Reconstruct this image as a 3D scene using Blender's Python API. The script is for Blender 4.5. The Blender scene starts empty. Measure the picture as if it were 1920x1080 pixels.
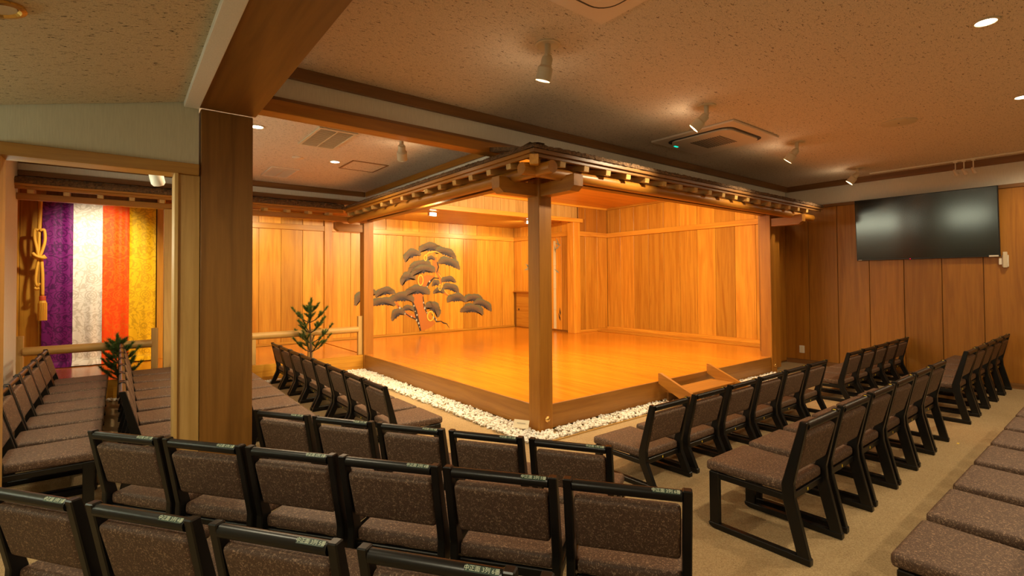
import bpy, bmesh, math, random
from mathutils import Vector, Matrix
random.seed(7)
R = math.radians
SC = bpy.context.scene
COL = SC.collection

# ------------------------------------------------------------------ camera
YAW, PIT, ROL = R(51.9033), R(1.06715), R(0.35426)
fw = Vector((math.cos(YAW)*math.cos(PIT), math.sin(YAW)*math.cos(PIT), math.sin(PIT)))
rt = Vector((math.sin(YAW), -math.cos(YAW), 0)); dn = fw.cross(rt)
rt2 = rt*math.cos(ROL)+dn*math.sin(ROL); dn2 = dn*math.cos(ROL)-rt*math.sin(ROL)
cam = bpy.data.cameras.new('camera'); camo = bpy.data.objects.new('camera', cam); COL.objects.link(camo)
cam.sensor_width = 36; cam.lens = 938.43*36/1920; cam.shift_y = -32.2212/1920; cam.clip_start = .05
camo.matrix_world = Matrix(((rt2.x, -dn2.x, -fw.x, 0), (rt2.y, -dn2.y, -fw.y, 0), (rt2.z, -dn2.z, -fw.z, 1.4), (0, 0, 0, 1)))
SC.camera = camo
# ------------------------------------------------------------------ world, exposure
w = bpy.data.worlds.new('world'); SC.world = w; w.use_nodes = True
w.node_tree.nodes['Background'].inputs[0].default_value = (1, .78, .5, 1)
w.node_tree.nodes['Background'].inputs[1].default_value = .02
SC.view_settings.view_transform = 'Standard'; SC.view_settings.look = 'None'
SC.view_settings.exposure = 0.45; SC.view_settings.gamma = 1.0
SC.view_settings.use_curve_mapping = False

def lamp(kind, name, loc, power, color, aim=None, size=.1, sizey=None, angle=60, blend=.5, parent=None):
    L = bpy.data.lights.new(name, kind); L.energy = power; L.color = color
    if kind == 'AREA':
        L.size = size
        if sizey: L.shape = 'RECTANGLE'; L.size_y = sizey
    else:
        L.shadow_soft_size = size
    if kind == 'SPOT': L.spot_size = R(angle); L.spot_blend = blend
    o = bpy.data.objects.new(name, L); COL.objects.link(o); o.location = loc
    if aim is not None:
        o.rotation_euler = (Vector(aim)-Vector(loc)).to_track_quat('-Z', 'Y').to_euler()
    return o
WARM = (1, .74, .38); WARM2 = (1, .78, .48); PALE = (1, .88, .60)
# added lights, unseen behind the lintels, that brighten the stage (fixtures themselves are built with the stage)
lamp('AREA', 'stage_added_light_front', (5.4, 4.05, 2.86), 190, WARM, (5.4, 6.6, .6), 3.6, .12)
lamp('AREA', 'stage_added_light_side', (3.35, 5.7, 2.86), 75, WARM, (5.6, 6.3, .6), .12, 3.0)
# downlights of the main hall, those out of view added (fixtures built below)
for p in ((4.07, .58), (6.02, .64), (2.1, .5), (8.0, .6), (2.1, -1.3), (4.07, -1.3), (6.0, -1.3)):
    lamp('SPOT', 'downlight_beam', (p[0], p[1], 2.9), 60, WARM2, (p[0], p[1], 0), .05, angle=168, blend=.8)
for p in ((.96, 4.91), (1.96, 5.82)):
    lamp('SPOT', 'downlight_beam', (p[0], p[1], 2.76), 100, WARM2, (p[0], p[1], 0), .05, angle=160, blend=.8)
# lamps, some of them added, on the sloped ceiling and under the bridge roof
lamp('SPOT', 'slope_light_beam', (-.36, 2.5, 2.33), 45, PALE, (.1, 2.4, 0), .06, angle=168, blend=.8)
lamp('SPOT', 'slope_light_beam', (-.9, .6, 2.2), 60, PALE, (.3, .9, 0), .06, angle=170, blend=.8)  # added lamp, out of view, to light the left side
lamp('SPOT', 'bridge_light_beam', (-.25, 8.15, 2.55), 135, PALE, (-.28, 9.3, 1.72), .05, angle=78, blend=1)
lamp('SPOT', 'bridge_light_beam', (1.9, 8.45, 2.6), 120, WARM, (2.0, 9.6, 1.0), .06, angle=130, blend=.9)  # added lamp, unseen, to light the golden boards

# ------------------------------------------------------------------ materials
def newmat(name):
    m = bpy.data.materials.new(name); m.use_nodes = True
    nt = m.node_tree; b = nt.nodes['Principled BSDF']
    return m, nt, b
def plain(name, col, rough=.5, metal=0, emit=0, spec=.5, ecol=None):
    m, nt, b = newmat(name)
    b.inputs['Base Color'].default_value = (*col, 1); b.inputs['Roughness'].default_value = rough
    b.inputs['Metallic'].default_value = metal; b.inputs['Specular IOR Level'].default_value = spec
    if emit:
        b.inputs['Emission Color'].default_value = (*(ecol or col), 1); b.inputs['Emission Strength'].default_value = emit
    return m
def ramp(nt, fac, stops):
    r = nt.nodes.new('ShaderNodeValToRGB'); e = r.color_ramp.elements
    while len(e) < len(stops): e.new(.5)
    for el, (p, c) in zip(e, stops):
        el.position = p; el.color = (*c, 1)
    nt.links.new(fac, r.inputs[0]); return r.outputs[0]
def coords(nt, scale, jitter=True):
    tc = nt.nodes.new('ShaderNodeTexCoord'); mp = nt.nodes.new('ShaderNodeMapping')
    mp.inputs['Scale'].default_value = scale
    if jitter:
        oi = nt.nodes.new('ShaderNodeObjectInfo'); ml = nt.nodes.new('ShaderNodeVectorMath'); ml.operation = 'SCALE'
        ml.inputs[0].default_value = (17, 31, 23); nt.links.new(oi.outputs['Random'], ml.inputs['Scale'])
        ad = nt.nodes.new('ShaderNodeVectorMath'); nt.links.new(tc.outputs['Object'], ad.inputs[0]); nt.links.new(ml.outputs[0], ad.inputs[1])
        nt.links.new(ad.outputs[0], mp.inputs[0])
    else: nt.links.new(tc.outputs['Object'], mp.inputs[0])
    return mp.outputs[0]
def noise(nt, vec, scale, detail=3, dist=0, rough=.5):
    n = nt.nodes.new('ShaderNodeTexNoise'); n.inputs['Scale'].default_value = scale
    n.inputs['Detail'].default_value = detail; n.inputs['Distortion'].default_value = dist; n.inputs['Roughness'].default_value = rough
    nt.links.new(vec, n.inputs['Vector']); return n.outputs[0]
def mixc(nt, fac, a, b, mode='MIX'):
    m = nt.nodes.new('ShaderNodeMix'); m.data_type = 'RGBA'; m.blend_type = mode
    if isinstance(fac, float): m.inputs[0].default_value = fac
    else: nt.links.new(fac, m.inputs[0])
    for s, v in ((6, a), (7, b)):
        if isinstance(v, tuple): m.inputs[s].default_value = (*v, 1)
        else: nt.links.new(v, m.inputs[s])
    return m.outputs[2]
def bump(nt, b, h, strength, dist=.01):
    n = nt.nodes.new('ShaderNodeBump'); n.inputs['Strength'].default_value = strength; n.inputs['Distance'].default_value = dist
    nt.links.new(h, n.inputs['Height']); nt.links.new(n.outputs[0], b.inputs['Normal'])
def wood(name, light, dark, axis='Z', rough=.4, var=.25, ring=1.0, coat=0):
    """long-grained timber; the grain runs along the object's axis"""
    m, nt, b = newmat(name)
    s = {'X': (.5, 9, 9), 'Y': (9, .5, 9), 'Z': (9, 9, .5)}[axis]
    v = coords(nt, s)
    n1 = noise(nt, v, 1.2*ring, 2, 1.6); n2 = noise(nt, v, 11, 4, .2, .6)
    c = ramp(nt, n1, [(.3, dark), (.62, light)])
    fine = ramp(nt, n2, [(.35, (.88, .85, .82)), (.62, (1, 1, 1))])
    c = mixc(nt, .7, c, fine, 'MULTIPLY')
    oi = nt.nodes.new('ShaderNodeObjectInfo')
    mr = nt.nodes.new('ShaderNodeMapRange'); mr.inputs[3].default_value = 1-var; mr.inputs[4].default_value = 1+var*.4
    nt.links.new(oi.outputs['Random'], mr.inputs[0])
    hs = nt.nodes.new('ShaderNodeHueSaturation'); nt.links.new(mr.outputs[0], hs.inputs['Value']); nt.links.new(c, hs.inputs['Color'])
    nt.links.new(hs.outputs[0], b.inputs['Base Color']); b.inputs['Roughness'].default_value = rough
    b.inputs['Coat Weight'].default_value = coat; b.inputs['Coat Roughness'].default_value = .15
    bump(nt, b, n2, .06, .004)
    return m
M = {}
for ax in 'XYZ':
    M['hinoki'+ax] = wood('hinoki_'+ax, (.72, .35, .040), (.55, .225, .021), ax, .34, .34)
    M['cedar'+ax] = wood('cedar_'+ax, (.44, .18, .018), (.33, .125, .011), ax, .42, .15)
    M['brown'+ax] = wood('brown_timber_'+ax, (.24, .105, .018), (.17, .07, .010), ax, .4, .1)
    M['pale'+ax] = wood('pale_timber_'+ax, (.58, .36, .115), (.45, .26, .07), ax, .45, .1)
    M['dark'+ax] = wood('dark_trim_'+ax, (.26, .12, .035), (.18, .08, .02), ax, .45, .1)
for ax in 'XYZ': M['honey'+ax] = wood('honey_timber_'+ax, (.46, .235, .045), (.36, .17, .03), ax, .42, .1)
M['deck'] = wood('polished_deck', (.68, .245, .014), (.54, .175, .009), 'Y', .2, .05, .8, .3)
M['skirt'] = wood('stage_skirt', (.38, .165, .026), (.29, .115, .016), 'X', .4, .05)
M['skirtY'] = wood('stage_skirt_side', (.38, .165, .026), (.29, .115, .016), 'Y', .4, .05)

def ceiling_mat(name, col, fleck):
    m, nt, b = newmat(name)
    v = coords(nt, (1, 1, 1), False)
    mp = nt.nodes.new('ShaderNodeMapping'); mp.inputs['Scale'].default_value = (22, 60, 22); nt.links.new(v, mp.inputs[0])
    n = noise(nt, mp.outputs[0], 1.5, 3, 1.2, .55); n2 = noise(nt, v, 190, 2)
    c = ramp(nt, n, [(.345, fleck), (.39, col)])
    c2 = ramp(nt, n2, [(.3, (.72, .72, .72)), (.55, (1, 1, 1))])
    nt.links.new(mixc(nt, 1.0, c, c2, 'MULTIPLY'), b.inputs['Base Color']); b.inputs['Roughness'].default_value = .95
    bump(nt, b, n, .4, .004); return m
M['ceil'] = ceiling_mat('rockwool_ceiling', (.74, .62, .50), (.24, .18, .13))
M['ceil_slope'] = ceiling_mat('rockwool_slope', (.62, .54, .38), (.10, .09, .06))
def wallpaper(name, col):
    m, nt, b = newmat(name); v = coords(nt, (160, 160, 12), False); n = noise(nt, v, 1, 3)
    nt.links.new(ramp(nt, n, [(.3, tuple(x*.9 for x in col)), (.7, col)]), b.inputs['Base Color']); b.inputs['Roughness'].default_value = .9
    bump(nt, b, n, .15, .003); return m
M['white'] = wallpaper('white_wallpaper', (.74, .70, .62)); M['cream'] = wallpaper('cream_wallpaper', (.62, .60, .46))
def carpet():
    m, nt, b = newmat('beige_carpet'); v = coords(nt, (1, 1, 1), False)
    n = noise(nt, v, 170, 3); n2 = noise(nt, v, 1.3, 2)
    c = ramp(nt, n, [(.3, (.30, .205, .10)), (.7, (.52, .39, .21))])
    c2 = ramp(nt, n2, [(.35, (.88, .86, .82)), (.65, (1, 1, 1))])
    nt.links.new(mixc(nt, 1.0, c, c2, 'MULTIPLY'), b.inputs['Base Color']); b.inputs['Roughness'].default_value = .95
    bump(nt, b, n, .8, .01); return m
M['carpet'] = carpet()
def fabric():
    m, nt, b = newmat('brown_flecked_fabric'); v = coords(nt, (1, 1, 1))
    n = noise(nt, v, 135, 2, 1.2); n2 = noise(nt, v, 420, 2)
    c = ramp(nt, n, [(.48, (.10, .056, .036)), (.56, (.12, .07, .045)), (.65, (.34, .22, .14))])
    c2 = ramp(nt, n2, [(.3, (.6, .6, .6)), (.6, (1, 1, 1))])
    nt.links.new(mixc(nt, 1.0, c, c2, 'MULTIPLY'), b.inputs['Base Color']); b.inputs['Roughness'].default_value = .6
    b.inputs['Specular IOR Level'].default_value = .4
    bump(nt, b, n2, .25, .002); return m
M['fabric'] = fabric()
M['frame'] = plain('black_lacquer_frame', (.006, .0055, .005), .34, 0, 0, .38)
M['tagm'] = plain('dark_green_tag', (.02, .045, .03), .45)
M['letters'] = plain('tag_lettering', (.50, .56, .42), .6)
M['brass'] = plain('brass', (.85, .55, .18), .22, 1)
M['yellow'] = plain('yellow_tape', (.85, .60, .03), .6)
M['black'] = plain('black_plastic', (.012, .012, .013), .35)
M['screen'] = plain('screen_glass', (.008, .009, .009), .13, 0, 0, .9)
M['fixt'] = plain('cream_fixture', (.62, .54, .40), .45)
M['ac'] = plain('ac_plastic', (.72, .60, .50), .45)
M['acdark'] = plain('ac_slot', (.03, .028, .026), .6)
M['plastic'] = plain('white_plastic', (.80, .76, .66), .4)
M['glow'] = plain('lamp_glow', (1, .95, .85), .5, 0, 14, .5, (1, .88, .66))
M['glowsoft'] = plain('flood_glow', (1, .95, .85), .5, 0, 6, .5, (1, .90, .70))
M['led'] = plain('green_led', (0, .5, .3), .5, 0, 2.0); M['redled'] = plain('red_led', (.8, 0, .05), .5, 0, 2.0)
def gravel_mat():
    m, nt, b = newmat('white_marble_gravel'); g = nt.nodes.new('ShaderNodeNewGeometry')
    c = ramp(nt, g.outputs['Random Per Island'], [(0, (.66, .60, .50)), (.4, (.80, .77, .70)), (1, (.88, .86, .82))])
    nt.links.new(c, b.inputs['Base Color']); b.inputs['Roughness'].default_value = .6; return m
M['gravel'] = gravel_mat()
def bark_mat():
    m, nt, b = newmat('cypress_bark'); v = coords(nt, (1, 1, 1)); n = noise(nt, v, 45, 5, .5, .7)
    nt.links.new(ramp(nt, n, [(.35, (.05, .028, .014)), (.65, (.22, .115, .045))]), b.inputs['Base Color']); b.inputs['Roughness'].default_value = .9
    bump(nt, b, n, .8, .02); return m
M['bark'] = bark_mat()
def brocade(name, col, pat):
    """silk damask: rosettes on a staggered grid and scrolling vines"""
    m, nt, b = newmat(name); v = coords(nt, (1, 0, 1), False)
    vo = nt.nodes.new('ShaderNodeTexVoronoi'); vo.voronoi_dimensions = '3D'; vo.inputs['Scale'].default_value = 4.6; vo.inputs['Randomness'].default_value = .35
    nt.links.new(v, vo.inputs['Vector'])
    petal = nt.nodes.new('ShaderNodeMath'); petal.operation = 'SINE'
    mu = nt.nodes.new('ShaderNodeMath'); mu.operation = 'MULTIPLY'; mu.inputs[1].default_value = 48; nt.links.new(vo.outputs['Distance'], mu.inputs[0]); nt.links.new(mu.outputs[0], petal.inputs[0])
    f1 = ramp(nt, petal.outputs[0], [(.1, (0, 0, 0)), (.4, (1, 1, 1))]); f2 = ramp(nt, vo.outputs['Distance'], [(.30, (1, 1, 1)), (.40, (0, 0, 0))])
    ros = mixc(nt, 1.0, f1, f2, 'MULTIPLY')
    n = noise(nt, v, 6, 1, 2.5); vine = ramp(nt, n, [(.44, (0, 0, 0)), (.47, (1, 1, 1)), (.52, (1, 1, 1)), (.55, (0, 0, 0))])
    k = mixc(nt, 1.0, ros, vine, 'LIGHTEN')
    nt.links.new(mixc(nt, k, col, pat), b.inputs['Base Color'])
    b.inputs['Roughness'].default_value = .6; b.inputs['Specular IOR Level'].default_value = .25
    return m
M['purple'] = brocade('purple_brocade', (.16, .010, .14), (.07, .004, .07))
M['whiteb'] = brocade('white_brocade', (.80, .76, .70), (.60, .55, .48))
M['orange'] = brocade('orange_brocade', (.92, .075, .003), (.85, .13, .006))
M['yellowb'] = brocade('yellow_brocade', (.88, .52, .008), (.66, .36, .006))
M['rope'] = plain('gold_cord', (.72, .36, .03), .6); M['ropered'] = plain('red_cord_band', (.6, .08, .02), .6)
M['needle'] = plain('pine_needles', (.06, .125, .022), .55); M['twig'] = plain('pine_bark', (.10, .055, .028), .8)
def padmat():
    m, nt, b = newmat('painted_pine_foliage'); tc = nt.nodes.new('ShaderNodeTexCoord'); sp = nt.nodes.new('ShaderNodeSeparateXYZ')
    nt.links.new(tc.outputs['Generated'], sp.inputs[0])
    def mth(op, a, bb):
        x = nt.nodes.new('ShaderNodeMath'); x.operation = op
        for i, q in enumerate((a, bb)):
            if isinstance(q, (int, float)): x.inputs[i].default_value = q
            else: nt.links.new(q, x.inputs[i])
        return x.outputs[0]
    dx = mth('SUBTRACT', sp.outputs[0], .5); dz = mth('ADD', sp.outputs[2], .05)
    ang = mth('ARCTAN2', dz, mth('MULTIPLY', dx, 1.6)); rad = mth('SQRT', mth('ADD', mth('MULTIPLY', mth('MULTIPLY', dx, dx), 3.2), mth('MULTIPLY', dz, dz)), 0)
    cb = nt.nodes.new('ShaderNodeCombineXYZ'); nt.links.new(mth('MULTIPLY', ang, 34), cb.inputs[0]); nt.links.new(mth('MULTIPLY', rad, 2), cb.inputs[1])
    n = noise(nt, cb.outputs[0], 1.0, 2)
    c = ramp(nt, mth('ADD', rad, mth('MULTIPLY', mth('SUBTRACT', n, .5), .35)), [(.18, (.022, .022, .045)), (.42, (.055, .048, .055)), (.75, (.17, .105, .055)), (1.0, (.12, .14, .085))])
    nt.links.new(c, b.inputs['Base Color']); b.inputs['Roughness'].default_value = .7; return m
M['pad'] = padmat()
M['ptrunk'] = plain('painted_trunk', (.46, .155, .024), .6); M['pbark'] = plain('painted_bark_line', (.035, .025, .022), .7)
M['pmoss'] = plain('painted_moss_spot', (.50, .52, .46), .7); M['pyellow'] = plain('painted_yellow_loop', (.80, .50, .06), .6)
M['pblue'] = plain('painted_blue_leaf', (.30, .33, .26), .7); M['pbamboo'] = plain('painted_bamboo_stem', (.66, .62, .42), .6)
M['card'] = plain('cream_card', (.80, .70, .50), .7); M['ink'] = plain('faded_ink', (.45, .38, .28), .8)

# ------------------------------------------------------------------ helpers
def mesh_of(bm, name, smooth=False):
    me = bpy.data.meshes.new(name); bm.to_mesh(me); bm.free()
    if smooth:
        for p in me.polygons: p.use_smooth = True
    return me
def wloc(o):
    v = Vector((0, 0, 0))
    while o is not None: v += o.location; o = o.parent
    return v
def put(name, me, mat, parent=None, loc=(0, 0, 0), rot=None, local=False):
    """link a mesh; loc is in world space (parents are unrotated) unless local"""
    o = bpy.data.objects.new(name, me); COL.objects.link(o)
    if mat is not None and not me.materials: me.materials.append(mat)
    if parent is not None:
        o.parent = parent
        o.location = Vector(loc) if local else Vector(loc)-wloc(parent)
    else: o.location = loc
    if rot: o.rotation_euler = rot
    return o
CACHE = {}
def boxmesh(sx, sy, sz, bev=0, seg=1, mat=None):
    key = (round(sx, 4), round(sy, 4), round(sz, 4), bev, seg, mat.name if mat else '')
    if key in CACHE: return CACHE[key]
    bm = bmesh.new(); bmesh.ops.create_cube(bm, size=1)
    bmesh.ops.scale(bm, vec=(sx, sy, sz), verts=bm.verts)
    if bev: bmesh.ops.bevel(bm, geom=list(bm.edges), offset=bev, segments=seg, profile=.5, affect='EDGES')
    me = mesh_of(bm, 'box', seg > 1); CACHE[key] = me; return me
def box(name, x0, x1, y0, y1, z0, z1, mat, parent=None, bev=0, seg=1):
    m = M[mat] if isinstance(mat, str) else mat
    return put(name, boxmesh(x1-x0, y1-y0, z1-z0, bev, seg, m), m, parent, ((x0+x1)/2, (y0+y1)/2, (z0+z1)/2))
def tag(o, label, cat, group=None):
    o['label'] = label; o['category'] = cat
    if group: o['group'] = group
    return o
def empty(name, loc, label=None, cat=None, group=None, rz=0):
    o = bpy.data.objects.new(name, None); COL.objects.link(o); o.location = loc; o.rotation_euler = (0, 0, rz); o.empty_display_size = .1
    if label: tag(o, label, cat, group)
    return o
def struct(o): o['kind'] = 'structure'; return o
def prism(pts, thick, axis):
    """polygon (a,b) extruded symmetrically along axis: 'X' -> pts are (y,z), 'Y' -> (x,z), 'Z' -> (x,y)"""
    bm = bmesh.new()
    f = {'X': lambda a, b, t: (t, a, b), 'Y': lambda a, b, t: (a, t, b), 'Z': lambda a, b, t: (a, b, t)}[axis]
    v0 = [bm.verts.new(f(a, b, -thick/2)) for a, b in pts]; v1 = [bm.verts.new(f(a, b, thick/2)) for a, b in pts]
    bm.faces.new(v0); bm.faces.new(v1[::-1]); n = len(pts)
    for i in range(n): bm.faces.new((v0[i], v1[i], v1[(i+1) % n], v0[(i+1) % n]))
    bmesh.ops.recalc_face_normals(bm, faces=bm.faces); return bm
def tube(bm, pts, rad, n=8, caps=True):
    pts = [Vector(p) for p in pts]; rr = rad if isinstance(rad, (list, tuple)) else [rad]*len(pts)
    rings = []; up = None
    for i, p in enumerate(pts):
        d = (pts[min(i+1, len(pts)-1)]-pts[max(i-1, 0)]).normalized()
        if up is None: up = Vector((0, 0, 1)) if abs(d.z) < .9 else Vector((1, 0, 0))
        a = d.cross(up).normalized(); b = a.cross(d).normalized(); up = b
        rings.append([bm.verts.new(p+(a*math.cos(t)+b*math.sin(t))*rr[i]) for t in [2*math.pi*k/n for k in range(n)]])
    for r0, r1 in zip(rings, rings[1:]):
        for k in range(n): bm.faces.new((r0[k], r0[(k+1) % n], r1[(k+1) % n], r1[k]))
    if caps: bm.faces.new(rings[0][::-1]); bm.faces.new(rings[-1])
    bmesh.ops.recalc_face_normals(bm, faces=bm.faces); return bm
def lathe(bm, prof, n=24):
    rings = [[bm.verts.new((r*math.cos(2*math.pi*k/n), r*math.sin(2*math.pi*k/n), z)) for k in range(n)] for r, z in prof]
    for r0, r1 in zip(rings, rings[1:]):
        for k in range(n): bm.faces.new((r0[k], r0[(k+1) % n], r1[(k+1) % n], r1[k]))
    bm.faces.new(rings[0][::-1]); bm.faces.new(rings[-1])
    bmesh.ops.recalc_face_normals(bm, faces=bm.faces); return bm
def lathe_me(prof, n=24): return mesh_of(lathe(bmesh.new(), prof, n), 'lathe')
def smooth_by_angle(me, deg=40):
    for p in me.polygons: p.use_smooth = True
    try: me.set_sharp_from_angle(angle=R(deg))
    except Exception: pass
    return me

# ------------------------------------------------------------------ room shell
XW = 8.85
struct(box('floor', -1.9, 8.95, -2.6, 9.95, -.1, 0, 'carpet'))
struct(box('ceiling', .72, XW, -2.6, 3.77, 2.93, 3.0, 'ceil'))
struct(box('ceiling_bay', -.95, 3.05, 3.87, 7.6, 2.79, 2.86, 'ceil'))
# sloped ceiling at the left
me = mesh_of(prism([(.31, 2.53), (.31, 2.60), (-1.9, 2.08), (-1.9, 2.01)], 6.32, 'Y'), 'slope')
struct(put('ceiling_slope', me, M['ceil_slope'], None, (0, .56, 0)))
# right wall with the television
wr = struct(box('wall_right', XW+.012, XW+.1, -2.6, 3.8, 0, 2.55, 'brownZ'))
struct(box('wall_right_upper', XW+.012, XW+.1, -2.6, 3.8, 2.55, 3.0, 'white'))
y = 3.86; k = 0
while y > -2.55:
    y2 = max(3.44-.42*k, -2.55)
    box('plank', XW-.004, XW+.012, y2+.004, y-.004, .07, 2.53, 'cedarZ', wr, .003)
    y = y2; k += 1
struct(box('trim_1', XW-.02, XW+.012, -2.55, 3.8, 2.53, 2.575, 'darkY'))
struct(box('trim_2', XW-.035, XW+.012, -2.55, 3.77, 2.845, 2.93, 'darkY', None, .004))
struct(box('baseboard_right', XW-.014, XW+.012, -2.55, 3.8, 0, .07, 'darkY'))
# partition closing the chorus seat beside the right post
wf = struct(box('wall_front', 8.06, XW, 3.81, 3.87, 0, 3.0, 'brownZ'))
for a, b in ((8.07, 8.45), (8.455, XW-.006)):
    box('plank', a, b, 3.798, 3.81, .03, 2.58, 'cedarZ', wf, .003)
box('plank', 7.712, 8.10, 3.565, 3.60, .03, 2.40, 'cedarZ', wf, .003)
box('plank', 8.06, 8.10, 3.60, 3.798, .03, 2.40, 'cedarZ', wf, .003)
# soffit above the stage front, with its trim and the wooden cross beam
struct(box('wall_soffit', .72, XW-.036, 3.77, 3.81, 2.60, 3.0, 'white'))
struct(box('trim_3', .72, XW-.036, 3.73, 3.77, 2.845, 2.93, 'darkX', None, .004))
struct(box('trim_4', .705, 3.10, 3.72, 3.86, 2.575, 2.665, 'cedarX', None, .004))
struct(box('trim_5', .72, 3.10, 3.735, 3.79, 2.665, 2.69, 'darkX'))
struct(box('wall_bay_side', 3.05, 3.13, 3.86, 7.60, 2.50, 3.03, 'white'))
struct(box('trim_6', 3.02, 3.05, 3.87, 7.56, 2.715, 2.79, 'cedarY', None, .004))
struct(box('wall_bridge_soffit', -.95, 3.05, 7.60, 7.68, 2.56, 2.86, 'white'))
struct(box('trim_7', -.95, 3.02, 7.565, 7.60, 2.715, 2.79, 'darkX', None, .004))
struct(box('trim_8', -.95, 3.04, 7.565, 7.60, 2.575, 2.635, 'darkX', None, .004))
# big beam, white casing and pillar
struct(box('trim_9', .392, .72, -2.6, 3.72, 2.51, 3.0, 'brownY', None, .004))
struct(box('trim_10', .31, .392, -2.6, 3.72, 2.50, 2.62, 'white', None, .003))
# left partition with the opening
wl = mesh_of(prism([(-1.9, 2.145), (.392, 2.145), (.392, 2.62), (.31, 2.60), (-1.9, 2.08+.02)], .14, 'Y'), 'header')
me = mesh_of(prism([(-1.9, 2.06), (-1.9, 2.12), (.31, 2.62), (.392, 2.62), (.392, 2.145), (-.53, 2.145), (-.53, 0), (-1.9, 0)], .12, 'Y'), 'wall_left_partition')
struct(put('wall_left_front', me, M['cream'], None, (0, 3.79, 0)))
d1 = struct(box('door_1', -.53, .392, 3.70, 3.86, 2.075, 2.145, 'honeyX', None, .003))
d1.name = 'trim_11'
struct(box('trim_12', .262, .282, 3.69, 3.88, 0, 2.075, 'paleZ', None, .002))
struct(box('trim_13', .282, .398, 3.725, 3.86, 0, 2.075, 'paleZ', None, .002))
struct(box('trim_14', -.53, -.495, 3.70, 3.86, 0, 2.075, 'paleZ', None, .002))
struct(box('wall_bay_left', -.95, -.88, 3.86, 7.60, 0, 2.79, 'white'))
struct(box('wall_far_left', -1.95, -1.85, -2.6, 3.85, 0, 2.2, 'cream'))
struct(box('wall_rear', -1.95, 8.95, -2.7, -2.6, 0, 3.0, 'cream'))
pl = tag(empty('pillar', (.5525, 3.84, 0)), 'dark brown square timber pillar under the big ceiling beam', 'pillar')
box('shaft', .402, .703, 3.722, 3.935, 0, 2.508, 'brownZ', pl, .005)
# added glowing windows, out of view, to make the reflection in the television
M['pane'] = plain('added_glowing_pane', (.9, .95, .8), .4, 0, 7, .5, (.95, 1, .72))
def added_window(name, x, y0, y1, z0, z1):
    f = struct(box(name, x, x+.02, y0, y1, z0, z0+.04, 'paleY'))
    box('added_window_frame', x, x+.02, y0, y1, z1-.04, z1, 'paleY', f)
    n = 4
    for k in range(n+1):
        yy = y0+(y1-y0-.03)*k/n; box('added_window_frame', x, x+.02, yy, yy+.03, z0+.04, z1-.04, 'paleZ', f)
    for k in range(n):
        ya = y0+(y1-y0-.03)*k/n+.03; yb = y0+(y1-y0-.03)*(k+1)/n; box('pane', x+.004, x+.012, ya, yb, z0+.04, z1-.04, 'pane', f)
added_window('added_window_1', -.88, 3.95, 6.2, 1.50, 1.98)
added_window('added_window_2', -1.85, 2.75, 3.66, 1.45, 1.95)
# bridge / stage back walls -------------------------------------------------
YB = 9.8
wb = struct(box('wall_back', .55, 7.85, YB+.012, YB+.1, 0, 3.0, 'brownZ'))
seams = [.56, .82, 1.19, 1.57, 1.95, 2.32, 2.70, 3.09, 3.24, 3.61, 3.98, 4.36, 4.74, 5.12, 5.50, 5.88, 6.25, 6.63, 7.01, 7.39, 7.75]
for a, b in zip(seams, seams[1:]):
    if abs(a-3.09) < .01: continue
    box('plank', a+.0025, b-.0025, YB, YB+.012, .29, 2.36, 'hinokiZ', wb, .003)
    box('plank', a+.0025, b-.0025, YB, YB+.012, 2.46, 2.69, 'hinokiZ', wb, .003)
box('wall_post', 3.09, 3.24, YB-.04, YB+.012, .244, 2.69, 'hinokiZ', wb, .004)
box('nageshi_rail', .56, 3.09, YB-.03, YB+.012, 2.36, 2.46, 'hinokiX', wb, .004)
box('nageshi_rail', 3.24, 7.75, YB-.03, YB+.012, 2.36, 2.46, 'hinokiX', wb, .004)
box('floor_rail', .56, 7.75, YB-.02, YB+.012, .244, .29, 'hinokiX', wb, .004)
# side wall of the pine bay with the low sliding door and a painted bamboo
XS = 7.75
ws = struct(box('wall_bay_right', XS+.012, XS+.08, 7.87, YB, .244, 2.72, 'brownZ'))
for a, b in ((7.87, 8.10), (8.10, 8.46), (8.46, 8.82), (8.82, 9.20), (9.20, 9.52), (9.52, YB-.002)):
    box('plank', XS, XS+.012, a+.002, b-.002, (.29 if b < 8.9 else 1.13), 2.36, 'hinokiZ', ws, .003)
    box('plank', XS, XS+.012, a+.002, b-.002, 2.46, 2.69, 'hinokiZ', ws, .003)
box('nageshi_rail', XS-.03, XS+.012, 7.87, YB-.032, 2.36, 2.46, 'hinokiY', ws, .004)
box('lintel_shelf', XS-.06, XS+.012, 8.84, YB-.032, 1.10, 1.13, 'cedarY', ws, .004)
dr = struct(box('door_1', XS+.002, XS+.012, 8.9, 9.72, .26, 1.10, 'hinokiY', None, .003))
put('door_handle', lathe_me([(.004, 0), (.022, 0), (.026, .004), (.018, .005)], 16), M['pbark'], dr, (XS+.002, 9.62, .68), (0, R(-90), 0))
# wall between the back post and the right stage wall
wm = struct(box('wall_stage_rear', 7.905, XW, 7.732, 7.80, .244, 3.05, 'brownZ'))
for a, b in ((7.91, 8.12), (8.12, 8.50), (8.50, XW-.004)):
    box('plank', a+.0025, b-.0025, 7.72, 7.732, .30, 2.36, 'hinokiZ', wm, .003)
    box('plank', a+.0025, b-.0025, 7.72, 7.732, (2.735 if a < 8 else 2.46), 3.03, 'cedarZ', wm, .003)
box('plank', 7.905, 8.1175, 7.7205, 7.732, 2.46, 2.73, 'cedarZ', wm, .003)
box('nageshi_rail', 7.905, XW, 7.69, 7.732, 2.36, 2.46, 'hinokiX', wm, .004)
box('floor_rail', 7.905, XW, 7.69, 7.732, .244, .30, 'hinokiX', wm, .004)
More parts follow.
